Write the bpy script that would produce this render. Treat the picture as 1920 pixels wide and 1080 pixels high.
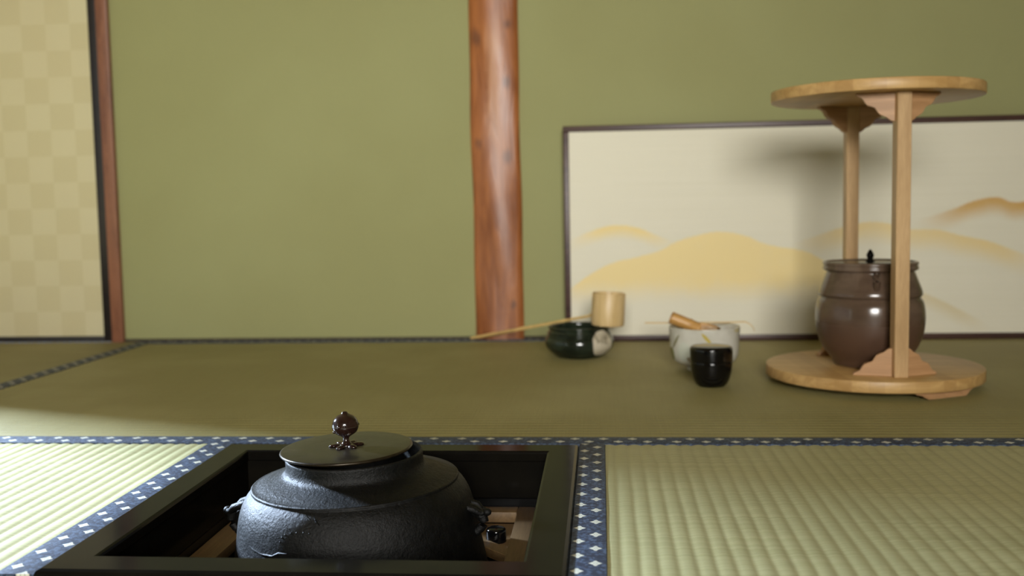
import bpy, bmesh, math, random
from mathutils import Vector, Matrix
random.seed(7)
for o in list(bpy.data.objects): bpy.data.objects.remove(o)
S = bpy.context.scene
C = S.collection

# ------------------------------------------------------------------ camera
cam_d = bpy.data.cameras.new('camera'); cam = bpy.data.objects.new('camera', cam_d); C.objects.link(cam)
F = Vector((-0.08979624, 0.99256587, -0.08215617)); Rr = Vector((0.9958931, 0.08852699, -0.01897107)); Uu = Vector((0.01155699, 0.08352229, 0.99643889))
M = Matrix((Rr, Uu, -F)).transposed().to_4x4(); M.translation = (0, 0, 0.2865)
cam.matrix_world = M
cam_d.sensor_width = 36.0; cam_d.lens = 1873.1 / 1920 * 36.0
cam_d.clip_start = 0.01
cam_d.dof.use_dof = True; cam_d.dof.focus_distance = 0.98; cam_d.dof.aperture_fstop = 4.8
S.camera = cam

# ------------------------------------------------------------------ light
W = bpy.data.worlds.new('world'); S.world = W; W.use_nodes = True
W.node_tree.nodes['Background'].inputs[0].default_value = (0.80, 0.92, 1.0, 1)
W.node_tree.nodes['Background'].inputs[1].default_value = 0.45
S.view_settings.view_transform = 'Standard'; S.view_settings.look = 'None'
S.view_settings.exposure = 0.0; S.view_settings.gamma = 1.0; S.view_settings.use_curve_mapping = False

def area(name, loc, target, sx, sy, power, col):
    d = bpy.data.lights.new(name, 'AREA'); d.shape = 'RECTANGLE'; d.size = sx; d.size_y = sy; d.energy = power; d.color = col
    o = bpy.data.objects.new(name, d); C.objects.link(o); o.location = loc
    o.rotation_euler = (Vector(target) - Vector(loc)).to_track_quat('-Z', 'Y').to_euler()
    return o
# daylight entering by the window behind the viewer
key = area('window_daylight', (0.12, -2.02, 0.95), (-0.36, 2.1, 0.36), 1.0, 0.70, 17.5, (1.0, 0.98, 0.93)); key.data.spread = math.radians(70)   # artificially narrowed beam, darkens wall and mats towards the right
# bright garden daylight entering by the open left side
area('garden_daylight', (-3.15, 2.33, 1.30), (-0.3, 0.95, 0.0), 0.28, 0.30, 780, (0.62, 0.775, 1.0))

# ------------------------------------------------------------------ helpers
def lin(c):
    f = lambda v: v / 12.92 if v <= 0.04045 else ((v + 0.055) / 1.055) ** 2.4
    return tuple(f(v / 255) for v in c) + (1,)

class N:
    """small node-tree wrapper"""
    def __init__(s, name, rough=0.5, spec=0.5, metal=0.0):
        s.m = bpy.data.materials.new(name); s.m.use_nodes = True; s.t = s.m.node_tree
        s.b = s.t.nodes['Principled BSDF']
        s.b.inputs['Roughness'].default_value = rough; s.b.inputs['Metallic'].default_value = metal
        s.b.inputs['Specular IOR Level'].default_value = spec
    def node(s, typ, **kw):
        n = s.t.nodes.new(typ)
        for k, v in kw.items(): setattr(n, k, v)
        return n
    def set(s, sock, v):
        if isinstance(v, bpy.types.NodeSocket): s.t.links.new(v, sock)
        else: sock.default_value = v
    def math(s, op, a, b=0.0, c=None, clamp=False):
        n = s.node('ShaderNodeMath', operation=op, use_clamp=clamp)
        s.set(n.inputs[0], a); s.set(n.inputs[1], b)
        if c is not None: s.set(n.inputs[2], c)
        return n.outputs[0]
    def mix(s, fac, a, b):
        n = s.node('ShaderNodeMix', data_type='RGBA'); s.set(n.inputs[0], fac); s.set(n.inputs[6], a); s.set(n.inputs[7], b)
        return n.outputs[2]
    def coord(s, scale=None, loc=None):
        o = s.node('ShaderNodeTexCoord').outputs['Object']
        if scale or loc:
            mp = s.node('ShaderNodeMapping'); s.set(mp.inputs[0], o)
            if scale: mp.inputs['Scale'].default_value = scale
            if loc: mp.inputs['Location'].default_value = loc
            o = mp.outputs[0]
        return o
    def xyz(s, v=None):
        n = s.node('ShaderNodeSeparateXYZ'); s.set(n.inputs[0], v or s.coord()); return n.outputs
    def noise(s, scale, vec=None, detail=4, rough=0.55, dist=0.0):
        n = s.node('ShaderNodeTexNoise'); s.set(n.inputs['Vector'], vec or s.coord())
        n.inputs['Scale'].default_value = scale; n.inputs['Detail'].default_value = detail
        n.inputs['Roughness'].default_value = rough; n.inputs['Distortion'].default_value = dist
        return n.outputs['Fac']
    def ss(s, v, a, b):
        n = s.node('ShaderNodeMapRange', interpolation_type='SMOOTHSTEP'); s.set(n.inputs[0], v)
        n.inputs[1].default_value = a; n.inputs[2].default_value = b; return n.outputs[0]
    def bump(s, h, strength=0.3, dist=0.001, normal=None):
        n = s.node('ShaderNodeBump'); n.inputs['Strength'].default_value = strength; n.inputs['Distance'].default_value = dist
        s.set(n.inputs['Height'], h)
        if normal is not None: s.set(n.inputs['Normal'], normal)
        s.set(s.b.inputs['Normal'], n.outputs[0]); return n.outputs[0]
    def col(s, c): s.set(s.b.inputs['Base Color'], c)
    def rough(s, v): s.set(s.b.inputs['Roughness'], v)

def plain(name, c, rough=0.5, spec=0.5, metal=0.0, var=0.12, scale=30, bump=0.0, bscale=200, bdist=0.0005):
    n = N(name, rough, spec, metal)
    a = lin(c); d = tuple(v * (1 - var) for v in a[:3]) + (1,); l = tuple(min(1, v * (1 + var)) for v in a[:3]) + (1,)
    n.col(n.mix(n.ss(n.noise(scale), 0.3, 0.7), d, l))
    if bump: n.bump(n.noise(bscale), bump, bdist)
    return n.m

def wood(name, c1, c2, axis='z', rough=0.45, stretch=12, scale=14, knots=False, bump=0.15):
    n = N(name, rough)
    sc = {'x': (1, stretch, stretch), 'y': (stretch, 1, stretch), 'z': (stretch, stretch, 1)}[axis]
    v = n.coord(scale=sc)
    g = n.noise(scale * 0.35, v, 5, 0.6, 0.6)
    f = n.noise(scale * 3, v, 3, 0.6)
    m = n.ss(n.math('ADD', n.math('MULTIPLY', g, 0.7), n.math('MULTIPLY', f, 0.3)), 0.36, 0.64)
    n.col(n.mix(m, lin(c1), lin(c2)))
    n.bump(f, bump, 0.0004)
    return n.m

def link(name, me, mat, parent=None, loc=None, rot=None):
    o = bpy.data.objects.new(name, me); C.objects.link(o)
    if mat is not None and not me.materials: me.materials.append(mat)
    if parent: o.parent = parent
    if loc: o.location = loc
    if rot: o.rotation_euler = rot
    return o
def mesh(bm, smooth=None):
    bmesh.ops.recalc_face_normals(bm, faces=bm.faces[:])
    me = bpy.data.meshes.new('m'); bm.to_mesh(me); bm.free()
    if smooth is not None:
        for p in me.polygons: p.use_smooth = True
        me.set_sharp_from_angle(angle=math.radians(smooth))
    return me
def bbox(bm, x0, x1, y0, y1, z0, z1):
    v = [bm.verts.new((x, y, z)) for z in (z0, z1) for y in (y0, y1) for x in (x0, x1)]
    for f in ((0, 2, 3, 1), (4, 5, 7, 6), (0, 1, 5, 4), (2, 6, 7, 3), (0, 4, 6, 2), (1, 3, 7, 5)): bm.faces.new([v[i] for i in f])
def box_mesh(x0, x1, y0, y1, z0, z1, bev=0.0, seg=2):
    bm = bmesh.new(); bbox(bm, x0, x1, y0, y1, z0, z1)
    if bev: bmesh.ops.bevel(bm, geom=bm.edges[:], offset=bev, segments=seg, affect='EDGES', profile=0.5)
    return mesh(bm, 40)
def lathe_bm(bm, prof, seg=64, cx=0, cy=0, close=False):
    rings = []
    for r, z in prof:
        if r < 1e-6: rings.append([bm.verts.new((cx, cy, z))])
        else: rings.append([bm.verts.new((cx + r * math.cos(2 * math.pi * i / seg), cy + r * math.sin(2 * math.pi * i / seg), z)) for i in range(seg)])
    for a, b in zip(rings, rings[1:]):
        for i in range(seg):
            j = (i + 1) % seg
            if len(a) == 1 and len(b) == 1: continue
            if len(a) == 1: bm.faces.new((a[0], b[i], b[j]))
            elif len(b) == 1: bm.faces.new((a[i], b[0], a[j]))
            else: bm.faces.new((a[i], b[i], b[j], a[j]))
def smooth_prof(pts, n=4):
    """Catmull-Rom through the profile"""
    out = []
    for i in range(len(pts) - 1):
        p0 = pts[max(i - 1, 0)]; p1 = pts[i]; p2 = pts[i + 1]; p3 = pts[min(i + 2, len(pts) - 1)]
        for k in range(n):
            t = k / n
            out.append(tuple(0.5 * (2 * b + (c - a) * t + (2 * a - 5 * b + 4 * c - d) * t * t + (3 * b - a - 3 * c + d) * t ** 3) for a, b, c, d in zip(p0, p1, p2, p3)))
    out.append(pts[-1]); return [(max(r, 0), z) for r, z in out]
def lathe(prof, seg=64, ang=50):
    bm = bmesh.new(); lathe_bm(bm, prof, seg); return mesh(bm, ang)
def tube_bm(bm, pts, rad, seg=8, cap=True):
    pts = [Vector(p) for p in pts]; rs = rad if isinstance(rad, (list, tuple)) else [rad] * len(pts)
    rings = []; up = Vector((0, 0, 1))
    for i, p in enumerate(pts):
        t = (pts[min(i + 1, len(pts) - 1)] - pts[max(i - 1, 0)]).normalized()
        a = t.cross(up)
        if a.length < 1e-3: a = t.cross(Vector((1, 0, 0)))
        a.normalize(); b = a.cross(t)
        rings.append([bm.verts.new(p + (a * math.cos(2 * math.pi * k / seg) + b * math.sin(2 * math.pi * k / seg)) * rs[i]) for k in range(seg)])
    for r0, r1 in zip(rings, rings[1:]):
        for k in range(seg): bm.faces.new((r0[k], r0[(k + 1) % seg], r1[(k + 1) % seg], r1[k]))
    if cap: bm.faces.new(rings[0]); bm.faces.new(rings[-1][::-1])
def ball_bm(bm, c, r, sub=2, sq=(1, 1, 1)):
    g = bmesh.ops.create_icosphere(bm, subdivisions=sub, radius=r)
    for v in g['verts']: v.co = Vector((v.co.x * sq[0], v.co.y * sq[1], v.co.z * sq[2])) + Vector(c)
def prism_bm(bm, poly, axis, a, b):
    """extrude a 2-D polygon along axis ('x','y','z') from a to b"""
    def P(u, v, w): return {'y': (u, w, v), 'x': (w, u, v), 'z': (u, v, w)}[axis]
    A = [bm.verts.new(P(u, v, a)) for u, v in poly]; B = [bm.verts.new(P(u, v, b)) for u, v in poly]
    bm.faces.new(A); bm.faces.new(B[::-1])
    for i in range(len(poly)):
        j = (i + 1) % len(poly); bm.faces.new((A[i], B[i], B[j], A[j]))
def prism(poly, axis, a, b, ang=35, bev=0.0):
    bm = bmesh.new(); prism_bm(bm, poly, axis, a, b)
    if bev: bmesh.ops.bevel(bm, geom=bm.edges[:], offset=bev, segments=1, affect='EDGES')
    return mesh(bm, ang)
def tag(o, label, cat, group=None, kind=None):
    o['label'] = label
    if cat: o['category'] = cat
    if group: o['group'] = group
    if kind: o['kind'] = kind
    return o
def thing(name, label, cat, loc=(0, 0, 0), rz=0.0, group=None):
    o = bpy.data.objects.new(name, None); C.objects.link(o); o.location = loc; o.rotation_euler = (0, 0, rz); o.empty_display_size = 0.05
    return tag(o, label, cat, group)
def struct(name, me, mat, label=None):
    o = link(name, me, mat); o['kind'] = 'structure'
    if label: o['label'] = label
    return o

# ------------------------------------------------------------------ materials of the shell
def wall_mat():
    n = N('green_plaster', 0.85, 0.25)
    a = n.noise(2.2, None, 3); b = n.noise(420, None, 3)
    c = n.mix(n.ss(a, 0.3, 0.7), lin((152, 151, 104)), lin((157, 157, 110)))
    n.col(n.mix(n.math('MULTIPLY', n.ss(b, 0.45, 0.75), 0.12), c, lin((138, 136, 90))))
    n.bump(b, 0.12, 0.0006); return n.m
PLASTER = wall_mat()
def pillar_mat():
    n = N('polished_cedar', 0.32, 0.5)
    v = n.coord(scale=(7, 7, 1))
    g = n.noise(6, v, 6, 0.6, 1.2); big = n.noise(5.5, n.coord(scale=(1.5, 1.5, 1)), 2)
    m = n.math('ADD', n.math('MULTIPLY', g, 0.6), n.math('MULTIPLY', big, 0.4))
    c = n.mix(n.ss(m, 0.35, 0.65), lin((128, 72, 34)), lin((172, 106, 56)))
    # a few knots and scars, each a mark of its own
    x, y, z = n.xyz()
    for kx, kz, r in ((0.030, 0.665, 0.010), (0.026, 0.545, 0.012), (-0.036, 0.640, 0.016), (0.024, 0.390, 0.014), (-0.038, 0.420, 0.012), (0.034, 0.077, 0.009)):
        d = n.math('SQRT', n.math('ADD', n.math('POWER', n.math('SUBTRACT', x, kx), 2.0), n.math('POWER', n.math('MULTIPLY', n.math('SUBTRACT', z, kz), 0.55), 2.0)))
        d = n.math('ADD', d, n.math('MULTIPLY', n.math('SUBTRACT', g, 0.5), 0.02))
        c = n.mix(n.math('MULTIPLY', n.ss(d, r, r * 0.3), 0.6), c, lin((80, 54, 44)))
    # worn patches and painted-in window highlight down the middle of the upper part
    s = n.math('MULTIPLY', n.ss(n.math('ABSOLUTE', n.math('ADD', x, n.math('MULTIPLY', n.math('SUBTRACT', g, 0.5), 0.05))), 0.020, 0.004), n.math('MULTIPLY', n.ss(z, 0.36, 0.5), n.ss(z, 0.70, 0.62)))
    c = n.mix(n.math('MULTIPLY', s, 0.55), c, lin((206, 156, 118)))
    n.col(c); n.rough(n.math('ADD', 0.26, n.math('MULTIPLY', big, 0.2)))
    n.bump(n.math('ADD', big, n.math('MULTIPLY', g, 0.4)), 0.35, 0.006); return n.m
CEDAR = pillar_mat()
POST = wood('red_brown_post', (112, 70, 52), (148, 98, 72), 'z', 0.4)
BLACKWOOD = plain('black_lacquered_wood', (30, 24, 24), 0.35, 0.5)
CREAM = plain('cream_plaster', (226, 214, 188), 0.85, 0.2, 0, 0.04, 3)
CEILW = wood('ceiling_boards', (196, 170, 130), (212, 188, 148), 'y', 0.6)

# ------------------------------------------------------------------ structure
YW = 2.133
bm = bmesh.new()
hx0, hx1, hy0, hy1 = -0.4533, -0.0293, 0.736, 1.160
for b in ((-2.0, hx0, -2.4, 2.3), (hx1, 1.8, -2.4, 2.3), (hx0, hx1, -2.4, hy0), (hx0, hx1, hy1, 2.3)): bbox(bm, b[0], b[1], b[2], b[3], -0.12, -0.052)
struct('floor', mesh(bm), wood('subfloor_boards', (120, 95, 65), (150, 120, 85), 'x', 0.7))
struct('wall_back', box_mesh(-1.075, 1.85, YW, YW + 0.08, -0.052, 2.3), PLASTER)
struct('wall_right', box_mesh(1.75, 1.85, -2.3, YW, -0.052, 2.3), CREAM)
bm = bmesh.new()   # left wall: opening to the garden between y 0.1 and 1.695
bbox(bm, -1.72, -1.62, 1.695, YW + 0.08, -0.052, 2.3); bbox(bm, -1.72, -1.62, -2.3, 0.1, -0.052, 2.3); bbox(bm, -1.72, -1.62, 0.1, 1.695, 0.72, 2.3)
struct('wall_left', mesh(bm), CREAM)
bm = bmesh.new()   # wall behind the viewer with a window opening
wx0, wx1, wz0, wz1 = -0.42, 0.66, 0.56, 1.34
bbox(bm, -1.72, wx0, -2.0, -1.9, -0.052, 2.3); bbox(bm, wx1, 1.85, -2.0, -1.9, -0.052, 2.3)
bbox(bm, wx0, wx1, -2.0, -1.9, -0.052, wz0); bbox(bm, wx0, wx1, -2.0, -1.9, wz1, 2.3)
struct('wall_front', mesh(bm), CREAM)
w = struct('window_1', box_mesh(wx0, wx1, -1.96, -1.94, wz0, wz0 + 0.02), BLACKWOOD)
link('window_frame', box_mesh(wx0, wx1, -1.96, -1.94, wz1 - 0.02, wz1), BLACKWOOD, w)
link('window_frame', box_mesh(wx0, wx0 + 0.02, -1.96, -1.94, wz0 + 0.02, wz1 - 0.02), BLACKWOOD, w)
link('window_frame', box_mesh(wx1 - 0.02, wx1, -1.96, -1.94, wz0 + 0.02, wz1 - 0.02), BLACKWOOD, w)
struct('ceiling', box_mesh(-1.72, 1.85, -2.0, YW + 0.08, 2.3, 2.36), CEILW)

# cedar pillar with a slightly rounded polished face
bm = bmesh.new()
sec = [(-0.052, 0.03), (-0.052, -0.006)] + [(-0.048 + 0.096 * i / 12, -0.010 - 0.008 * (1 - ((i - 6) / 6) ** 2)) for i in range(13)] + [(0.052, -0.006), (0.052, 0.03)]
rows = []
for k in range(60):
    z = -0.002 + 2.302 * k / 59
    wob = 0.0012 * math.sin(9 * z) + 0.0008 * math.sin(23 * z + 1)
    rows.append([bm.verts.new((x + wob * (1 if abs(x) > 0.05 else 0.3), y + 0.0012 * math.sin(17 * z + x * 60), z)) for x, y in sec])
for r0, r1 in zip(rows, rows[1:]):
    for i in range(len(sec) - 1): bm.faces.new((r0[i], r0[i + 1], r1[i + 1], r1[i]))
o = link('cedar_pillar', mesh(bm, 50), CEDAR, loc=(-0.221, YW, 0)); o['kind'] = 'structure'; o.name = 'trim_1'
o['label'] = 'reddish polished cedar pillar set into the green wall'
o = struct('trim_2', box_mesh(-1.0895, -1.063, YW - 0.012, YW + 0.07, -0.002, 2.3, 0.002), POST, 'narrow red-brown post beside the checkered sliding door')
struct('baseboard_back', box_mesh(-1.062, 1.7, YW - 0.006, YW, -0.001, 0.006), plain('base_strip', (70, 62, 45), 0.7))

# sliding door with checkered paper
def checker_mat():
    n = N('checkered_paper', 0.8, 0.2)
    x, y, z = n.xyz()
    cx = n.math('FLOOR', n.math('DIVIDE', n.math('ADD', x, 1.157 + 0.056 * 40), 0.056))
    cz = n.math('FLOOR', n.math('DIVIDE', n.math('ADD', z, -0.703 + 0.0577 * 40), 0.0577))
    k = n.math('MODULO', n.math('ADD', cx, cz), 2.0)
    nz = n.noise(5, None, 3)
    f = n.noise(300, n.coord(scale=(6, 1, 0.6)), 3)
    c = n.mix(k, lin((213, 204, 167)), lin((206, 196, 157)))
    c = n.mix(n.math('MULTIPLY', n.ss(nz, 0.35, 0.75), 0.25), c, lin((205, 190, 150)))
    n.col(n.mix(n.math('MULTIPLY', f, 0.15), c, lin((170, 155, 110)))); return n.m
dr = link('door_1', box_mesh(-1.80, -1.1105, YW + 0.004, YW + 0.02, 0.012, 2.0), checker_mat()); dr['kind'] = 'structure'
dr['label'] = 'sliding paper door with pale checkered pattern and black frame'
link('door_frame', box_mesh(-1.1107, -1.0896, YW - 0.006, YW + 0.024, 0.0, 2.02, 0.002), BLACKWOOD, dr)
link('door_frame', box_mesh(-1.80, -1.1107, YW - 0.006, YW + 0.024, 0.0, 0.0125, 0.002), BLACKWOOD, dr)

# ------------------------------------------------------------------ tatami
def rush_mat(name, c1, c2, along, pitch):
    """along = direction of the ribs; rush strands cross them"""
    n = N(name, 0.5, 0.35)
    v = n.coord(scale=(3, 260, 3) if along == 'y' else (260, 3, 3))
    strands = n.noise(1.6, v, 3, 0.7); strands2 = n.noise(5.0, v, 2, 0.7)
    patch = n.noise(3.5, None, 3)
    c = n.mix(n.ss(strands, 0.3, 0.7), lin(c1), lin(c2))
    c = n.mix(n.math('MULTIPLY', n.ss(patch, 0.4, 0.7), 0.2), c, lin((186, 178, 128)))
    n.col(c)
    n.bump(n.math('ADD', strands, strands2), 0.45, 0.0007); return n.m
def rib_mesh(w, l, pitch=0.015, depth=0.0016, thick=0.05, phase=0.0, sub=8, vs=40):
    """mat w wide in x, l long in y, ribs along y, top at z=0"""
    bm = bmesh.new(); nx = int(round(w / pitch * sub)); rows = []
    for j in range(vs + 1):
        y = l * j / vs; r = []
        for i in range(nx + 1):
            x = w * i / nx; p = (x + phase) / pitch
            z = -depth * (1 - abs(math.sin(math.pi * p)) ** 0.6) + 0.00018 * math.sin(41 * y + 7 * math.floor(p) ** 1.3)
            r.append(bm.verts.new((x, y, z)))
        rows.append(r)
    for a, b in zip(rows, rows[1:]):
        for i in range(nx): bm.faces.new((a[i], a[i + 1], b[i + 1], b[i]))
    # sides and bottom
    d = -thick
    bl = [bm.verts.new((v.co.x, v.co.y, d)) for v in rows[0]]; tl = [bm.verts.new((v.co.x, v.co.y, d)) for v in rows[-1]]
    for i in range(nx):
        bm.faces.new((rows[0][i], bl[i], bl[i + 1], rows[0][i + 1])); bm.faces.new((rows[-1][i], rows[-1][i + 1], tl[i + 1], tl[i]))
    bm.faces.new([r[0] for r in rows] + [tl[0], bl[0]]); bm.faces.new([r[-1] for r in rows] + [tl[-1], bl[-1]])
    bm.faces.new(bl + tl[::-1])
    return mesh(bm, 60)
def border_mat():
    """navy cloth; local x across (0..w), local y along"""
    n = N('navy_patterned_cloth', 0.55, 0.4)
    x, y, z = n.xyz(); P = 0.0348
    weave = n.noise(900, None, 2); fleck = n.noise(260, None, 3, 0.7)
    base = n.mix(n.ss(fleck, 0.45, 0.62), lin((34, 42, 60)), lin((72, 87, 110)))
    m = None
    for cx, off in ((0.0095, 0.0), (0.0240, 0.5)):
        dx = n.math('ABSOLUTE', n.math('SUBTRACT', x, cx))
        u = n.math('SUBTRACT', n.math('FRACT', n.math('ADD', n.math('DIVIDE', y, P), off + 20)), 0.5)
        dy = n.math('ABSOLUTE', n.math('MULTIPLY', u, P))
        dia = n.math('ADD', n.math('DIVIDE', dx, 0.0056), n.math('DIVIDE', dy, 0.0046))
        ell = n.math('ADD', n.math('POWER', n.math('DIVIDE', dx, 0.0023), 2.0), n.math('POWER', n.math('DIVIDE', dy, 0.0058), 2.0))
        k = n.ss(n.math('MINIMUM', dia, ell), 1.08, 0.92)
        # dark eye and slits woven into each lozenge
        eye = n.ss(n.math('ABSOLUTE', n.math('SUBTRACT', n.math('ADD', n.math('DIVIDE', dx, 0.0026), n.math('DIVIDE', dy, 0.0034)), 0.72)), 0.20, 0.05)
        k = n.math('MULTIPLY', k, n.math('SUBTRACT', 1.0, n.math('MULTIPLY', eye, 0.6)))
        m = k if m is None else n.math('MAXIMUM', m, k)
    n.col(n.mix(n.math('MULTIPLY', m, 0.92), base, lin((214, 212, 192))))
    n.bump(n.math('ADD', weave, m), 0.4, 0.0005); return n.m
BORDER = border_mat()
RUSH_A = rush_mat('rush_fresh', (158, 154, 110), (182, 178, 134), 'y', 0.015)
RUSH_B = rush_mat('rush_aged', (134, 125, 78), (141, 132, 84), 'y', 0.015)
def border_mesh(w, l, t=0.0012):
    bm = bmesh.new(); sec = [(0, -0.02), (0, -0.0006), (0.0008, t), (w - 0.0012, t), (w, t * 0.6), (w, -0.02)]
    n = 30; rows = [[bm.verts.new((x, l * j / n, z)) for x, z in sec] for j in range(n + 1)]
    for a, b in zip(rows, rows[1:]):
        for i in range(len(sec) - 1): bm.faces.new((a[i], a[i + 1], b[i + 1], b[i]))
    bm.faces.new(rows[0]); bm.faces.new(rows[-1][::-1])
    return mesh(bm, 50)
def tatami(label, mat, x0, x1, y0, y1, ribs='y', left=0, right=0, phase=0.0):
    """ribs 'y': borders on the x sides; ribs 'x': built turned by 90 degrees"""
    w, l = (x1 - x0, y1 - y0) if ribs == 'y' else (y1 - y0, x1 - x0)
    t = thing('tatami_mat', label, 'tatami mat', (x0, y0, 0) if ribs == 'y' else (x1, y0, 0), 0 if ribs == 'y' else math.pi / 2)
    s = link('woven_surface', rib_mesh(w - left - right, l, phase=phase), mat, t); s.location = (left, 0, 0)
    for side, bw in (('l', left), ('r', right)):
        if not bw: continue
        b = link('cloth_border', border_mesh(bw, l), BORDER, t)
        if side == 'l': b.location = (bw, l, 0); b.rotation_euler = (0, 0, math.pi)
        else: b.location = (w - bw, 0, 0)
    return t
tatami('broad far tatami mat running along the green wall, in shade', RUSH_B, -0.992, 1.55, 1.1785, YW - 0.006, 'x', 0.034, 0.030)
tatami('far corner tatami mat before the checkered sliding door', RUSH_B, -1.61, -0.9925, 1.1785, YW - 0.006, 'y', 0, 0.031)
tatami('brightly lit tatami mat left of the sunken hearth', RUSH_A, -1.35, hx0 - 0.0005, hy0 + 0.001, 1.178, 'y', 0, 0.033, 0.004)
tatami('tatami mat right of the hearth, bordered along its left edge', RUSH_A, hx1 + 0.0005, 1.55, 0.05, 1.178, 'y', 0.0305, 0, 0.003)
tatami('strip of tatami nearest the viewer, below the hearth frame', RUSH_A, -1.35, hx1, 0.05, hy0 - 0.001, 'y', 0, 0)

# ------------------------------------------------------------------ sunken hearth
def lacquer():
    n = N('black_lacquer', 0.13, 0.4); n.b.inputs['IOR'].default_value = 1.15
    n.col(n.mix(n.ss(n.noise(20), 0.3, 0.7), lin((14, 13, 11)), lin((20, 18, 14))))
    n.rough(n.math('ADD', 0.10, n.math('MULTIPLY', n.noise(60), 0.08))); return n.m
LACQ = lacquer()
ZT = 0.005
hf = thing('hearth_surround', 'glossy black lacquered square hearth frame set into the mats', 'hearth surround', (hx0, hy0, 0))
sec = [(0.0, -0.05), (0.0, ZT - 0.004), (0.0012, ZT - 0.0014), (0.004, ZT), (0.033, ZT), (0.0352, ZT - 0.0010), (0.036, ZT - 0.003), (0.036, -0.006), (0.0346, -0.0075), (0.0346, -0.05)]
A = hx1 - hx0
def corner(k, o):
    return [(o, o), (A - o, o), (A - o, A - o), (o, A - o)][k % 4]
for k in range(4):
    bm = bmesh.new()
    a = [bm.verts.new((*corner(k, o), z)) for o, z in sec]; b = [bm.verts.new((*corner(k + 1, o), z)) for o, z in sec]
    for i in range(len(sec)):
        j = (i + 1) % len(sec); bm.faces.new((a[i], a[j], b[j], b[i]))
    bm.faces.new(a[::-1]); bm.faces.new(b)
    link('rail', mesh(bm, 18), LACQ, hf)
hb = thing('hearth_pit', 'black lined square pit beneath the hearth frame', 'hearth pit', (hx0, hy0, 0))
PIT = plain('pit_lining', (7, 7, 7), 0.3, 0.2)
for b in ((0.020, 0.0345, 0.020, A - 0.020), (A - 0.0345, A - 0.020, 0.020, A - 0.020), (0.0345, A - 0.0345, 0.020, 0.0345), (0.0345, A - 0.0345, A - 0.0345, A - 0.020)):
    link('lining_panel', box_mesh(*b, -0.262, -0.051), PIT, hb)
link('bottom_panel', box_mesh(0.020, A - 0.020, 0.020, A - 0.020, -0.275, -0.262), PIT, hb)
# heater unit with wooden ledge
WOODL = wood('plain_hearth_wood', (100, 76, 46), (122, 96, 62), 'y', 0.55)
COPPER = plain('reddish_heater_pan', (120, 50, 30), 0.45, 0.5, 0.2)
ht = thing('hearth_heater', 'wooden-edged heater unit with reddish pan under the kettle', 'heater', (hx0, hy0, 0))
i0, i1 = 0.0355, A - 0.0355; zl = -0.060
link('side_board', box_mesh(i0, i0 + 0.028, i0, i1, zl - 0.012, zl, 0.0008), WOODL, ht)
link('side_board', box_mesh(i1 - 0.034, i1 - 0.010, i0, i1, zl - 0.012, zl, 0.0008), WOODL, ht)
link('side_board', box_mesh(i0 + 0.0285, i1 - 0.0345, i1 - 0.022, i1, zl - 0.012, zl, 0.0008), WOODL, ht)
link('side_board', box_mesh(i0 + 0.0285, i1 - 0.0345, i0, i0 + 0.026, zl - 0.012, zl, 0.0008), WOODL, ht)
# corner tray: recessed floor with a slanted lip   (coordinates relative to the frame corner)
xr = i1 - 0.0345; yb = i1 - 0.0225
def rel(x, y): return (x - hx0, y - hy0)
p1 = rel(-0.195, 1.085); p2 = rel(-0.1000, 0.990)
link('corner_floor', prism([p1, p2, (xr, p2[1]), (xr, yb), (p1[0], yb)], 'z', zl - 0.019, zl - 0.013), WOODL, ht)
dx, dy = (p2[0] - p1[0]), (p2[1] - p1[1]); L = math.hypot(dx, dy); nx, ny = -dy / L, dx / L
if nx + ny < 0: nx, ny = -nx, -ny
link('corner_lip', prism([p1, p2, (p2[0] + 0.003, p2[1] + 0.020), (p1[0] + nx * 0.015, p1[1] + ny * 0.015)], 'z', zl - 0.020, zl - 0.0095, bev=0.0008), WOODL, ht)
bm = bmesh.new()
lathe_bm(bm, smooth_prof([(0, 0.0), (0.0105, 0.0), (0.0115, 0.002), (0.0115, 0.010), (0.0108, 0.0135), (0.0085, 0.0150), (0.005, 0.0157), (0, 0.0160)], 3), 32)
k = link('control_knob', mesh(bm, 60), plain('glossy_black_knob', (10, 10, 11), 0.08), ht); k['label'] = 'small glossy black knob'
kx, ky = rel(-0.1165, 1.043); k.location = (kx, ky, zl - 0.013); k.scale = (0.95, 0.95, 1.0)
pan = [(0, -0.250), (0.12, -0.250), (0.145, -0.240), (0.148, -0.110), (0.152, -0.108), (0.152, -0.112)]
bm = bmesh.new()
bbox(bm, i0 + 0.004, i1 - 0.004, i0 + 0.004, i1 - 0.004, -0.2615, -0.170)
link('heater_pan', mesh(bm), COPPER, ht)
bm = bmesh.new()
for a in (90, 210, 330):
    c, s = math.cos(math.radians(a)), math.sin(math.radians(a)); m = A / 2
    tube_bm(bm, [(m + 0.10 * c, m + 0.10 * s, -0.172), (m + 0.10 * c, m + 0.10 * s, -0.150), (m + 0.085 * c, m + 0.085 * s, -0.143), (m + 0.06 * c, m + 0.06 * s, -0.1445)], 0.004)
lathe_bm(bm, [(0.096, -0.169), (0.104, -0.169), (0.104, -0.163), (0.096, -0.163), (0.096, -0.169)], 40, A / 2, A / 2)
link('trivet', mesh(bm, 50), plain('iron_trivet', (22, 20, 19), 0.6), ht)

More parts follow.
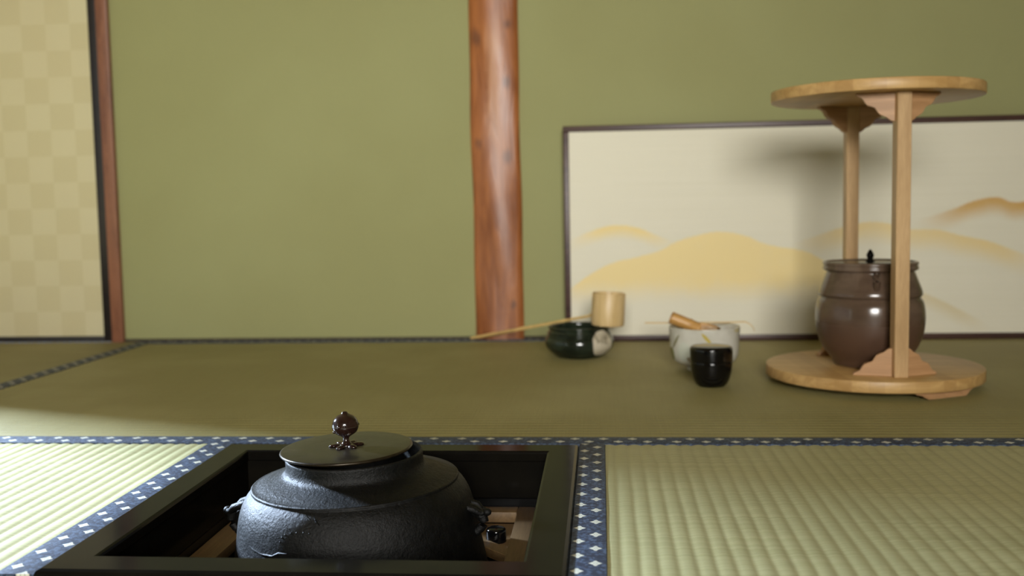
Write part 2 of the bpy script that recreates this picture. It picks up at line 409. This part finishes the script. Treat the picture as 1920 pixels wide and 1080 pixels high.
# ------------------------------------------------------------------ kettle
def iron():
    n = N('cast_iron', 0.4, 0.22)
    a = n.noise(320, None, 5, 0.65); b = n.noise(95, None, 4); c = n.noise(800, None, 2)
    n.col(n.mix(n.ss(b, 0.3, 0.7), lin((8, 8, 7)), lin((13, 13, 12))))
    n.rough(n.math('ADD', 0.38, n.math('MULTIPLY', b, 0.22)))
    n.bump(n.math('ADD', n.math('ADD', a, n.math('MULTIPLY', b, 0.8)), n.math('MULTIPLY', c, 0.25)), 0.55, 0.0016); return n.m
IRON = iron()
KX, KY = -0.243, 0.948
kt = thing('iron_tea_kettle', 'black cast-iron tea kettle sitting in the sunken hearth', 'kettle', (KX, KY, 0))
kt.rotation_euler = (0, math.radians(-1.7), 0)
out = smooth_prof([(0.0655, 0.0478), (0.0668, 0.0462), (0.0668, 0.042), (0.0672, 0.0365), (0.0700, 0.0320), (0.0770, 0.0292), (0.0870, 0.0262), (0.0955, 0.0232)], 4)
ring = [(0.0990, 0.0222), (0.1000, 0.0222), (0.1008, 0.0214), (0.1010, 0.0204), (0.1006, 0.0194)]
low = smooth_prof([(0.1010, 0.0188), (0.1058, 0.0135), (0.1108, 0.0045), (0.1147, -0.0085), (0.1178, -0.028), (0.1222, -0.052), (0.1262, -0.074), (0.131, -0.086), (0.1375, -0.0905), (0.1375, -0.0935), (0.129, -0.0965), (0.118, -0.108), (0.095, -0.128), (0.05, -0.139), (0, -0.140)], 5)
inner = [(0, -0.05), (0.055, -0.05), (0.0635, -0.02), (0.0635, 0.0425), (0.0645, 0.0475)]
body = link('body', lathe(inner + out + ring + low, 128, 65), IRON, kt)
def on_body(ang, z, lift=0.0):
    pr = ring + low; a = math.radians(ang)
    for (r0, z0), (r1, z1) in zip(pr, pr[1:]):
        if z1 <= z <= z0:
            r = r0 + (r1 - r0) * (z0 - z) / max(z0 - z1, 1e-6); break
    else: r = 0.12
    return ((r + lift) * math.cos(a), (r + lift) * math.sin(a), z)
# raised ornament: beads in an arc, thin drawn lines, a leafy lump
for ang, z in ((-113, -0.0060), (-112, -0.0020), (-110.5, 0.0006), (-107.5, 0.0022), (-104.5, 0.0030), (-101, 0.0034), (-98, 0.0030)):
    bm = bmesh.new(); ball_bm(bm, on_body(ang, z), 0.0011, 1); link('relief_bead', mesh(bm, 60), IRON, kt)
for pts in ([(-134, -0.0165), (-130, -0.0185), (-124, -0.0195), (-117, -0.0190), (-113.5, -0.0155), (-109, -0.015)], [(-97, 0.0160), (-95.5, 0.0120), (-93.5, 0.0095)], [(-93.5, 0.0150), (-90, 0.0165)], [(-101, 0.016), (-99, 0.0135)]):
    bm = bmesh.new(); P = [on_body(a, z) for a, z in pts]
    tube_bm(bm, P, [0.0004] + [0.0010] * (len(P) - 2) + [0.0004], 6); link('relief_line', mesh(bm, 60), IRON, kt)
# side lugs: a small beast face with a ring hole
for sgn, rz in ((-1, math.radians(176)), (1, math.radians(-4))):
    bm = bmesh.new()
    arc = [(0.108 + 0.022 * math.sin(t) , 0, -0.014 - 0.0135 + 0.0165 * math.cos(t)) for t in [math.pi * i / 10 for i in range(11)]]
    tube_bm(bm, arc, [0.006, 0.007, 0.0068, 0.006, 0.0055, 0.005, 0.005, 0.005, 0.0052, 0.0055, 0.006], 10)
    tube_bm(bm, [(0.110, -0.010, -0.006), (0.122, -0.011, -0.010), (0.128, -0.008, -0.016)], [0.005, 0.0045, 0.003], 8)
    tube_bm(bm, [(0.110, 0.010, -0.006), (0.122, 0.011, -0.010), (0.128, 0.008, -0.016)], [0.005, 0.0045, 0.003], 8)
    ball_bm(bm, (0.1335, 0, -0.0165), 0.0048, 2); ball_bm(bm, (0.1295, -0.006, -0.0155), 0.0034, 2); ball_bm(bm, (0.1295, 0.006, -0.0155), 0.0034, 2)
    ball_bm(bm, (0.122, 0, -0.040), 0.006, 2)
    if sgn < 0: ball_bm(bm, (0.114, 0, -0.026), 0.013, 3, (0.9, 0.9, 1.5))
    l = link('lug', mesh(bm, 60), IRON, kt); l.rotation_euler = (0, 0, rz); l.scale = (1, 0.95, 0.86) if sgn < 0 else (1, 0.85, 0.8); l.location = (-0.003, 0, 0.004) if sgn < 0 else (-0.004, 0, 0.001)
# lid
def bronze():
    n = N('brown_bronze', 0.3, 0.5, 0.6)
    a = n.noise(90, None, 4)
    c = n.mix(n.ss(a, 0.35, 0.7), lin((40, 33, 23)), lin((53, 44, 31)))
    sp = n.ss(n.noise(700, None, 1), 0.74, 0.80)
    n.col(n.mix(n.math('MULTIPLY', sp, 0.7), c, lin((150, 135, 100)))); n.rough(n.math('ADD', 0.24, n.math('MULTIPLY', a, 0.14)))
    n.bump(n.noise(400), 0.06, 0.0004); return n.m
ld = link('lid', lathe([(0, 0.0006), (0.052, 0.0), (0.062, 0.0004), (0.0642, 0.0012), (0.0648, 0.0024), (0.0642, 0.0036), (0.0625, 0.0040), (0.04, 0.0047), (0, 0.0050)], 96, 60), bronze(), kt)
ld.location = (-0.0075, 0.0, 0.0498); ld.rotation_euler = (math.radians(0.5), math.radians(0.2), 0); ld['label'] = 'flat brown bronze lid'
KN = plain('dark_brown_knob_glaze', (34, 20, 16), 0.14, 0.6, 0.0, 0.2, 200)
bm = bmesh.new()
lathe_bm(bm, smooth_prof([(0, 0.0), (0.006, 0.0), (0.0065, 0.0015), (0.0045, 0.003), (0.0030, 0.006), (0.0032, 0.0085), (0.006, 0.0105), (0.0105, 0.0135), (0.0128, 0.0180), (0.0130, 0.0210), (0.0118, 0.0255), (0.0085, 0.0295), (0.0040, 0.0318), (0.0030, 0.0328), (0.0022, 0.0340), (0, 0.0345)], 3), 40)
for a, z, r in ((-105, 0.021, 0.0023), (-78, 0.0215, 0.0017), (-140, 0.0155, 0.0015), (-60, 0.014, 0.002), (30, 0.02, 0.002)):
    c, s = math.cos(math.radians(a)), math.sin(math.radians(a)); ball_bm(bm, (0.0122 * c, 0.0122 * s, z), r, 2)
kn = link('lid_knob', mesh(bm, 70), KN, ld); kn.location = (0, 0, 0.0048); kn['label'] = 'glossy dark brown ball knob'
for i in range(6):
    a = math.radians(60 * i + 15); bm = bmesh.new()
    pts = [(q * math.cos(a), q * math.sin(a), z) for q, z in ((0.0045, 0.0066), (0.010, 0.0070), (0.0145, 0.0062), (0.0170, 0.0056))]
    tube_bm(bm, pts, [0.0015, 0.0038, 0.0036, 0.0012], 10)
    for v in bm.verts: v.co.z = 0.0052 + (v.co.z - 0.0052) * 0.45
    link('flower_petal', mesh(bm, 60), KN, ld)

# ------------------------------------------------------------------ low painted screen
def painting():
    n = N('gold_mountain_painting', 0.6, 0.3)
    x, y, z = n.xyz()
    grain = n.noise(2.2, n.coord(scale=(1, 1, 220)), 3); mott = n.noise(16, None, 4); fine = n.noise(300, None, 2)
    c = n.mix(n.ss(grain, 0.35, 0.65), lin((228, 223, 202)), lin((231, 226, 206)))
    def ridge(pts):
        cv = n.node('ShaderNodeFloatCurve'); mp = cv.mapping; cu = mp.curves[0]
        P = [((px + 0.1) / 1.0, pz / 0.4) for px, pz in pts]
        while len(cu.points) < len(P): cu.points.new(0.5, 0.5)
        for q, (a, b) in zip(cu.points, P): q.location = (a, b); q.handle_type = 'AUTO'
        mp.extend = 'HORIZONTAL'; mp.update()
        n.set(cv.inputs['Value'], n.math('ADD', x, 0.1))
        return n.math('MULTIPLY', cv.outputs[0], 0.4)
    E_ = [(0.5600, 0.115), (0.6357, 0.0994), (0.6777, 0.0827), (0.7197, 0.0606), (0.7617, 0.0385), (0.80, 0.015)]
    D_ = [(0.63, 0.242), (0.6647, 0.2518), (0.7059, 0.2649), (0.7468, 0.2801), (0.7877, 0.2857), (0.8186, 0.2756), (0.86, 0.276), (0.895, 0.25)]
    C_ = [(0.37, 0.192), (0.392, 0.2004), (0.4345, 0.2138), (0.4872, 0.2313), (0.5292, 0.2403), (0.5711, 0.2385), (0.6131, 0.2259), (0.6755, 0.2227), (0.7171, 0.2113), (0.7689, 0.1998), (0.8414, 0.172), (0.895, 0.155)]
    A_ = [(-0.08, 0.205), (-0.0583, 0.2163), (-0.0194, 0.2322), (0.0247, 0.2425), (0.0685, 0.2384), (0.112, 0.2212), (0.1468, 0.2075), (0.17, 0.199)]
    B_ = [(-0.08, 0.1), (-0.0563, 0.1184), (-0.0205, 0.1436), (0.0239, 0.1652), (0.0789, 0.1777), (0.1227, 0.1903), (0.1554, 0.2073), (0.1989, 0.2198), (0.2421, 0.2257), (0.2958, 0.216), (0.328, 0.2014), (0.3601, 0.1932), (0.4028, 0.1861), (0.4454, 0.1669), (0.4773, 0.1393), (0.53, 0.10)]
    #      ridge, fade depth, strength, colour, x-range (fade in .. fade out)
    for R_, fade, st, colr, xa, xb, xc, xd in ((D_, 0.045, 0.95, (210, 166, 90), 0.62, 0.76, 0.88, 0.90), (C_, 0.055, 0.9, (234, 210, 152), 0.37, 0.50, 0.78, 0.90),
                                  (A_, 0.035, 0.95, (242, 218, 152), -0.08, 0.01, 0.07, 0.165), (B_, 0.125, 1.0, (242, 220, 160), -0.09, -0.05, 0.48, 0.53), (E_, 0.040, 0.55, (216, 196, 145), 0.5, 0.6, 0.70, 0.79)):
        d = n.math('ADD', n.math('SUBTRACT', ridge(R_), z), n.math('MULTIPLY', n.math('SUBTRACT', fine, 0.5), 0.006))
        m = n.math('MULTIPLY', n.ss(d, -0.002, 0.004), n.ss(d, fade, fade * 0.12) if fade < 0.1 else n.ss(n.math('ADD', z, n.math('MULTIPLY', n.math('SUBTRACT', mott, 0.5), 0.02)), 0.070, 0.135))
        m = n.math('MULTIPLY', m, n.math('MULTIPLY', n.ss(x, xa, xb), n.ss(x, xd, xc)))
        m = n.math('MULTIPLY', n.math('MULTIPLY', m, st), n.math('ADD', 0.75, n.math('MULTIPLY', mott, 0.5)), clamp=True)
        c = n.mix(m, c, lin(colr))
    n.col(c); n.bump(fine, 0.05, 0.0003); return n.m
SCRF = wood('dark_brown_frame', (58, 38, 34), (78, 54, 46), 'x', 0.4)
sc = thing('folding_screen', 'low cream screen painted with golden mountains, standing before the wall', 'screen', (0, 2.08, 0))
sx0, sx1, sh, fw = -0.0775, 0.905, 0.4475, 0.0125
ppr = link('painted_panel', box_mesh(sx0 + fw, sx1 - fw, 0.0025, 0.014, fw, sh - fw), painting(), sc)
link('frame_rail', box_mesh(sx0, sx1, 0.0, 0.018, 0.0, fw, 0.0015), SCRF, sc)
link('frame_rail', box_mesh(sx0, sx1, 0.0, 0.018, sh - fw, sh, 0.0015), SCRF, sc)
link('frame_stile', box_mesh(sx0, sx0 + fw, 0.0, 0.018, fw, sh - fw, 0.0015), SCRF, sc)
link('frame_stile', box_mesh(sx1 - fw, sx1, 0.0, 0.018, fw, sh - fw, 0.0015), SCRF, sc)

# ------------------------------------------------------------------ round two-post stand
def disc_wood():
    n = N('pale_stand_wood', 0.42, 0.45)
    v = n.coord(scale=(1, 9, 9)); g = n.noise(7, v, 5, 0.6, 0.8); f = n.noise(60, v, 3)
    c = n.mix(n.ss(g, 0.35, 0.65), lin((182, 144, 88)), lin((208, 170, 112)))
    x, y, z = n.xyz()
    plank = n.math('FLOOR', n.math('DIVIDE', n.math('ADD', x, 1.0), 0.021)); wn = n.node('ShaderNodeTexWhiteNoise', noise_dimensions='1D'); n.set(wn.inputs['W'], plank)
    rim = n.ss(n.math('SQRT', n.math('ADD', n.math('POWER', x, 2.0), n.math('POWER', y, 2.0))), 0.93, 0.97)
    n.col(n.mix(n.math('MULTIPLY', wn.outputs['Value'], 0.6), c, lin((158, 120, 70))))
    n.bump(f, 0.12, 0.0004); return n.m
DISC = disc_wood()
PWOOD = wood('stand_post_wood', (172, 138, 94), (198, 164, 118), 'z', 0.4, 14, 16)
BWOOD = wood('stand_bracket_wood', (164, 124, 84), (186, 144, 102), 'x', 0.45, 16, 14)
RX, RY = 0.4215, 1.598
rk = thing('round_tea_stand', 'round pale wooden two-post tea stand holding the brown jar', 'stand', (RX, RY, 0.0004), math.radians(3.5))
def disc(r, z0, z1):
    b = 0.0012
    return lathe([(0, z0), (r - b, z0), (r - 0.0004, z0 + 0.0004), (r, z0 + b), (r, z1 - b), (r - 0.0004, z1 - 0.0004), (r - b, z1), (0, z1)], 96, 40)
link('lower_board', disc(0.162, 0.0105, 0.0275), DISC, rk)
link('upper_board', disc(0.1555, 0.4375, 0.4540), DISC, rk)
half = [(0.0, 0.0), (0.057, 0.0), (0.0560, -0.0035), (0.0500, -0.0062), (0.0458, -0.0072), (0.0445, -0.0120), (0.0410, -0.0168), (0.0350, -0.0195), (0.0285, -0.0205), (0.0268, -0.0250), (0.0235, -0.0300), (0.0180, -0.0335), (0.0118, -0.0348), (0.0100, -0.0380), (0.0050, -0.0412), (0.0, -0.0420)]
for py in (-0.1165, 0.1165):
    link('post', box_mesh(-0.0102, 0.0102, py - 0.0102, py + 0.0102, 0.0275, 0.4375, 0.0008, 1), PWOOD, rk)
    for sx in (-1, 1):
        for z, s, k in ((0.4374, 1, 0.95), (0.0276, -1, 0.95)):
            poly = [(sx * (0.0095 + u * k), z + s * v) for u, v in half]
            br = link('carved_bracket', prism(poly, 'y', -0.005, 0.005, 20, 0.0007), BWOOD, rk)   # wings follow the round edge
            br.location = (0, py, 0); br.rotation_euler = (0, 0, math.radians(20) * sx * (1 if py < 0 else -1))
foot = [(-0.055, 0.0104), (-0.052, 0.0075), (-0.044, 0.0062), (-0.040, 0.003), (-0.034, 0.0), (0.034, 0.0), (0.040, 0.003), (0.044, 0.0062), (0.052, 0.0075), (0.055, 0.0104)]
for a in (-66, 48, 148):
    bm = bmesh.new(); prism_bm(bm, foot, 'y', -0.006, 0.006)
    for v in bm.verts:    # bend along the rim
        th = v.co.x / 0.150; rr = 0.150 + v.co.y
        an = math.radians(a) + th; v.co = Vector((rr * math.cos(an), rr * math.sin(an), v.co.z))
    link('foot', mesh(bm, 30), BWOOD, rk)

# ------------------------------------------------------------------ water jar
def jar_glaze():
    n = N('brown_stoneware_glaze', 0.22, 0.5)
    x, y, z = n.xyz(); a = n.noise(14, n.coord(scale=(1, 1, 2.5)), 4)
    c = n.mix(n.ss(a, 0.35, 0.7), lin((78, 62, 50)), lin((98, 80, 66)))
    drip = n.math('MULTIPLY', n.ss(n.noise(26, n.coord(scale=(1, 1, 0.25)), 3), 0.5, 0.62), n.ss(z, 0.10, 0.16))
    c = n.mix(n.math('MULTIPLY', drip, 0.45), c, lin((120, 104, 90)))
    n.col(n.mix(n.ss(z, 0.09, 0.05), c, lin((84, 62, 48))))
    n.rough(n.math('ADD', 0.16, n.math('MULTIPLY', n.ss(z, 0.09, 0.05), 0.2))); n.bump(n.noise(60), 0.08, 0.001); return n.m
JAR = jar_glaze()
jr = thing('water_jar', 'brown glazed stoneware water jar on the round stand', 'jar', (0.4165, 1.598, 0.0282))
prof = [(0, 0), (0.050, 0)] + smooth_prof([(0.0525, 0.0006), (0.0570, 0.0100), (0.0700, 0.0270), (0.0785, 0.0480), (0.0815, 0.0700), (0.0812, 0.0860), (0.0788, 0.0990), (0.0748, 0.1055)], 5) + smooth_prof([(0.0740, 0.1072), (0.0772, 0.1105), (0.0764, 0.1175), (0.0720, 0.1290), (0.0680, 0.1395), (0.0655, 0.1460)], 4) + \
    smooth_prof([(0.0660, 0.1475), (0.0700, 0.1490), (0.0712, 0.1520), (0.0700, 0.1555), (0.0712, 0.1585), (0.0700, 0.1612), (0.0668, 0.1618)], 3) + [(0.0650, 0.1600), (0.0640, 0.1480), (0.070, 0.11), (0.073, 0.07), (0.06, 0.02), (0, 0.012)]
link('body', lathe(prof, 96, 60), JAR, jr)
for a in (-97, 83):
    c, s = math.cos(math.radians(a)), math.sin(math.radians(a)); bm = bmesh.new()
    tube_bm(bm, [(0.066 * c, 0.066 * s, 0.146), (0.0755 * c, 0.0755 * s, 0.143), (0.0775 * c, 0.0775 * s, 0.135), (0.0745 * c, 0.0745 * s, 0.126), (0.071 * c, 0.071 * s, 0.122)], [0.0042, 0.0056, 0.0054, 0.0048, 0.0036], 10)
    link('ear', mesh(bm, 60), JAR, jr)
lidj = link('lid', lathe([(0, 0.0), (0.0635, 0.0), (0.0638, 0.001), (0.0636, 0.003), (0.061, 0.0036), (0.0, 0.0042)], 72, 50), LACQ, jr); lidj.location = (0, 0, 0.1568); lidj['label'] = 'thin black lacquered lid'
kb = link('lid_knob', lathe(smooth_prof([(0, 0), (0.0065, 0), (0.0068, 0.0015), (0.0042, 0.0035), (0.0048, 0.007), (0.0058, 0.010), (0.0040, 0.0145), (0.0016, 0.0185), (0, 0.0195)], 3), 28, 60), LACQ, lidj); kb.location = (0, 0, 0.004)

# ------------------------------------------------------------------ waste-water bowl with ladle
def green_glaze():
    n = N('dark_green_glaze', 0.13, 0.5)
    x, y, z = n.xyz(); a = n.noise(30, None, 4)
    c = n.mix(n.ss(a, 0.35, 0.7), lin((24, 30, 22)), lin((40, 48, 36)))
    # round window of pale glaze on the right of the front
    ang = math.radians(-43); cx, cy, cz = 0.062 * math.cos(ang), 0.062 * math.sin(ang), 0.029
    d = n.math('SQRT', n.math('ADD', n.math('ADD', n.math('POWER', n.math('SUBTRACT', x, cx), 2.0), n.math('POWER', n.math('SUBTRACT', y, cy), 2.0)), n.math('POWER', n.math('SUBTRACT', z, cz), 2.0)))
    pale = n.mix(n.ss(n.noise(75, None, 3), 0.52, 0.66), lin((200, 190, 168)), lin((150, 140, 118)))
    n.col(n.mix(n.ss(n.math('ADD', d, n.math('MULTIPLY', n.math('SUBTRACT', a, 0.5), 0.003)), 0.0265, 0.0245), c, pale))
    n.rough(n.math('ADD', 0.12, n.math('MULTIPLY', n.ss(d, 0.0265, 0.0245), 0.2))); return n.m
kb_ = thing('waste_water_bowl', 'dark green glazed bowl with a round pale patch, under the bamboo ladle', 'bowl', (-0.0440, 1.880, 0))
prof = [(0, 0.003), (0.036, 0.003), (0.038, 0.0), (0.042, 0.0)] + smooth_prof([(0.044, 0.0015), (0.054, 0.009), (0.0625, 0.018), (0.0650, 0.0265), (0.0640, 0.034), (0.0612, 0.0388)], 4) + smooth_prof([(0.0598, 0.0395), (0.0616, 0.0414), (0.0596, 0.0438)], 3) + smooth_prof([(0.0584, 0.0444), (0.0602, 0.0464), (0.0580, 0.0490), (0.0562, 0.0515), (0.0588, 0.0555), (0.0582, 0.0580), (0.0562, 0.0588), (0.0540, 0.0570)], 3) + [(0.0535, 0.052), (0.058, 0.040), (0.060, 0.03), (0.05, 0.014), (0, 0.008)]
link('body', lathe(prof, 96, 60), green_glaze(), kb_)
BAM = wood('pale_bamboo', (196, 166, 112), (216, 188, 136), 'z', 0.4, 16, 20)
BAMH = wood('bamboo_handle', (206, 172, 104), (226, 194, 128), 'x', 0.38, 16, 20)
la = thing('bamboo_ladle', 'bamboo water ladle resting across the dark green bowl', 'ladle', (0.0095, 1.872, 0.0592))
cup = link('cup', lathe([(0, 0.0), (0.0290, 0.0), (0.0305, 0.0012), (0.0312, 0.006), (0.0312, 0.0600), (0.0305, 0.0612), (0.0290, 0.0612), (0.0285, 0.0600), (0.0285, 0.004), (0, 0.0035)], 64, 40), BAM, la)
cup.rotation_euler = (0, math.radians(3), 0)
bm = bmesh.new(); e0 = Vector((-0.0260, 0.012, 0.0180)); e1 = Vector((-0.2905, 0.245, -0.0550)); dirv = (e1 - e0)
sd = dirv.cross(Vector((0, 0, 1))).normalized(); upv = sd.cross(dirv).normalized(); ring_ = []
for t, wd, th in ((0, 0.0040, 0.0026), (0.3, 0.0042, 0.0028), (0.55, 0.0046, 0.0030), (0.56, 0.0051, 0.0035), (0.57, 0.0046, 0.0030), (0.97, 0.0056, 0.0030), (1.0, 0.0048, 0.0020)):
    p = e0 + dirv * t; ring_.append([bm.verts.new(p + sd * a * wd + upv * b * th) for a, b in ((-1, -0.5), (-0.8, -1), (0.8, -1), (1, -0.5), (1, 0.5), (0.7, 1), (-0.7, 1), (-1, 0.5))])
for a, b in zip(ring_, ring_[1:]):
    for i in range(8): bm.faces.new((a[i], a[(i + 1) % 8], b[(i + 1) % 8], b[i]))
bm.faces.new(ring_[0]); bm.faces.new(ring_[-1][::-1])
link('handle', mesh(bm, 40), BAMH, la)
bm = bmesh.new(); ball_bm(bm, (-0.0315, 0.0145, 0.0185), 0.0040, 1, (0.6, 1, 1)); link('joint', mesh(bm, 60), BAMH, la)

# ------------------------------------------------------------------ tea bowl, whisk, scoop
def bowl_glaze():
    n = N('white_painted_glaze', 0.16, 0.5)
    x, y, z = n.xyz(); a = n.noise(40, None, 3)
    c = n.mix(n.ss(a, 0.3, 0.7), lin((196, 192, 178)), lin((208, 205, 192)))
    def blob(c, ang, zc, rx, rz, colr, st, r=0.058, tilt=0.0):
        A_ = math.radians(ang); cx, cy = r * math.cos(A_), r * math.sin(A_)
        tx, ty = -math.sin(A_), math.cos(A_)
        u = n.math('ADD', n.math('MULTIPLY', n.math('SUBTRACT', x, cx), tx), n.math('MULTIPLY', n.math('SUBTRACT', y, cy), ty))
        out_ = n.math('ADD', n.math('MULTIPLY', x, cx / r), n.math('MULTIPLY', y, cy / r))
        w_ = n.math('SUBTRACT', z, zc)
        u2 = n.math('ADD', n.math('MULTIPLY', u, math.cos(tilt)), n.math('MULTIPLY', w_, math.sin(tilt))); w2 = n.math('SUBTRACT', n.math('MULTIPLY', w_, math.cos(tilt)), n.math('MULTIPLY', u, math.sin(tilt)))
        d = n.math('ADD', n.math('POWER', n.math('DIVIDE', u2, rx), 2.0), n.math('POWER', n.math('DIVIDE', w2, rz), 2.0))
        d = n.math('ADD', d, n.math('MULTIPLY', n.math('SUBTRACT', a, 0.5), 0.8))
        m = n.math('MULTIPLY', n.math('MULTIPLY', n.ss(d, 1.2, 0.6), n.ss(out_, 0.02, 0.03)), st)
        return n.mix(m, c, lin(colr))
    c = blob(c, -168, 0.030, 0.014, 0.012, (112, 112, 40), 0.85)
    c = blob(c, -150, 0.052, 0.017, 0.0030, (120, 112, 60), 0.8, tilt=0.9)
    c = blob(c, -130, 0.036, 0.016, 0.018, (200, 206, 190), 0.7)
    c = blob(c, -118, 0.022, 0.010, 0.006, (110, 84, 50), 0.8, tilt=-0.5)
    c = blob(c, -92, 0.060, 0.0125, 0.0030, (190, 168, 70), 0.9, tilt=-0.85)
    c = blob(c, -83, 0.047, 0.0045, 0.0050, (214, 196, 110), 0.95)
    c = blob(c, -30, 0.071, 0.012, 0.004, (196, 180, 120), 0.7)
    n.col(c); return n.m
BX, BY = 0.1735, 1.722
tb = thing('tea_bowl', 'white painted ceramic tea bowl holding the whisk', 'bowl', (BX, BY, 0))
prof = [(0, 0.004), (0.024, 0.004), (0.026, 0.0), (0.029, 0.0)] + smooth_prof([(0.030, 0.0010), (0.0305, 0.0065), (0.0400, 0.0100), (0.0520, 0.0170), (0.0570, 0.0270), (0.0585, 0.0400), (0.0590, 0.0550), (0.0598, 0.0700), (0.0602, 0.0738), (0.0592, 0.0752), (0.0578, 0.0740)], 5) + [(0.0562, 0.060), (0.0550, 0.040), (0.052, 0.026), (0.040, 0.016), (0, 0.012)]
link('body', lathe(prof, 96, 60), bowl_glaze(), tb)
wk = thing('bamboo_whisk', 'bamboo tea whisk leaning in the white bowl, handle outward', 'whisk', (BX - 0.0565, BY - 0.004, 0.0905))
axis = Vector((0.92, 0.06, -0.385)).normalized(); wk.rotation_euler = axis.to_track_quat('Z', 'Y').to_euler()
WHK = wood('whisk_bamboo', (176, 128, 66), (204, 158, 92), 'z', 0.42, 16, 18)
link('handle', lathe([(0, 0.004), (0.0080, 0.004), (0.0085, 0.0), (0.0102, 0.0), (0.0106, 0.001), (0.0102, 0.030), (0.0112, 0.034), (0.0102, 0.038), (0.0100, 0.052), (0, 0.052)], 40, 40), WHK, wk)
bm = bmesh.new()
for i in range(48):
    a = 2 * math.pi * i / 48; c, s = math.cos(a), math.sin(a); r = (0.0095, 0.0125, 0.0150, 0.0140)
    tube_bm(bm, [(q * c, q * s, z) for q, z in zip(r, (0.050, 0.062, 0.075, 0.086))], [0.0006, 0.0005, 0.0004, 0.0003], 4)
t_ = link('tines', mesh(bm, 60), WHK, wk); t_['kind'] = 'stuff'
sp = thing('tea_scoop', 'thin bamboo tea scoop lying across the white bowl rim', 'scoop', (BX, BY + 0.026, 0.0768))
bm = bmesh.new(); rows = []
for x, z, w_ in ((-0.100, 0.0004, 0.0022), (-0.06, 0.0, 0.0026), (0.0, 0.0, 0.0030), (0.040, 0.0, 0.0032), (0.062, 0.0006, 0.0036), (0.072, 0.0008, 0.0042), (0.079, -0.0020, 0.0046), (0.0845, -0.0070, 0.0046), (0.0875, -0.0125, 0.0040), (0.0885, -0.0155, 0.0026)):
    rows.append([bm.verts.new((x, y, z + dz)) for y, dz in ((-w_, 0), (w_, 0), (w_, 0.0016), (0, 0.0020), (-w_, 0.0016))])
for a, b in zip(rows, rows[1:]):
    for i in range(5): bm.faces.new((a[i], a[(i + 1) % 5], b[(i + 1) % 5], b[i]))
bm.faces.new(rows[0]); bm.faces.new(rows[-1][::-1])
link('blade', mesh(bm, 50), BAMH, sp)

# ------------------------------------------------------------------ black tea caddy
cd = thing('tea_caddy', 'small glossy black lacquered tea caddy before the white bowl', 'tea caddy', (0.1685, 1.566, 0))
BLK = plain('caddy_lacquer', (10, 9, 9), 0.09, 0.5)
link('body', lathe([(0, 0.001), (0.017, 0.001), (0.018, 0.0), (0.0195, 0.0)] + smooth_prof([(0.0205, 0.0004), (0.0250, 0.0050), (0.0290, 0.0140), (0.0315, 0.0260), (0.0325, 0.0385)], 5) + [(0.0322, 0.0390), (0.0, 0.0390)], 72, 50), BLK, cd)
link('lid', lathe([(0, 0.0392), (0.0322, 0.0392), (0.0326, 0.0396)] + smooth_prof([(0.0328, 0.0420), (0.0329, 0.0560), (0.0324, 0.0598), (0.0306, 0.0622), (0.0270, 0.0634), (0.0150, 0.0645), (0, 0.0648)], 5), 72, 50), BLK, cd)
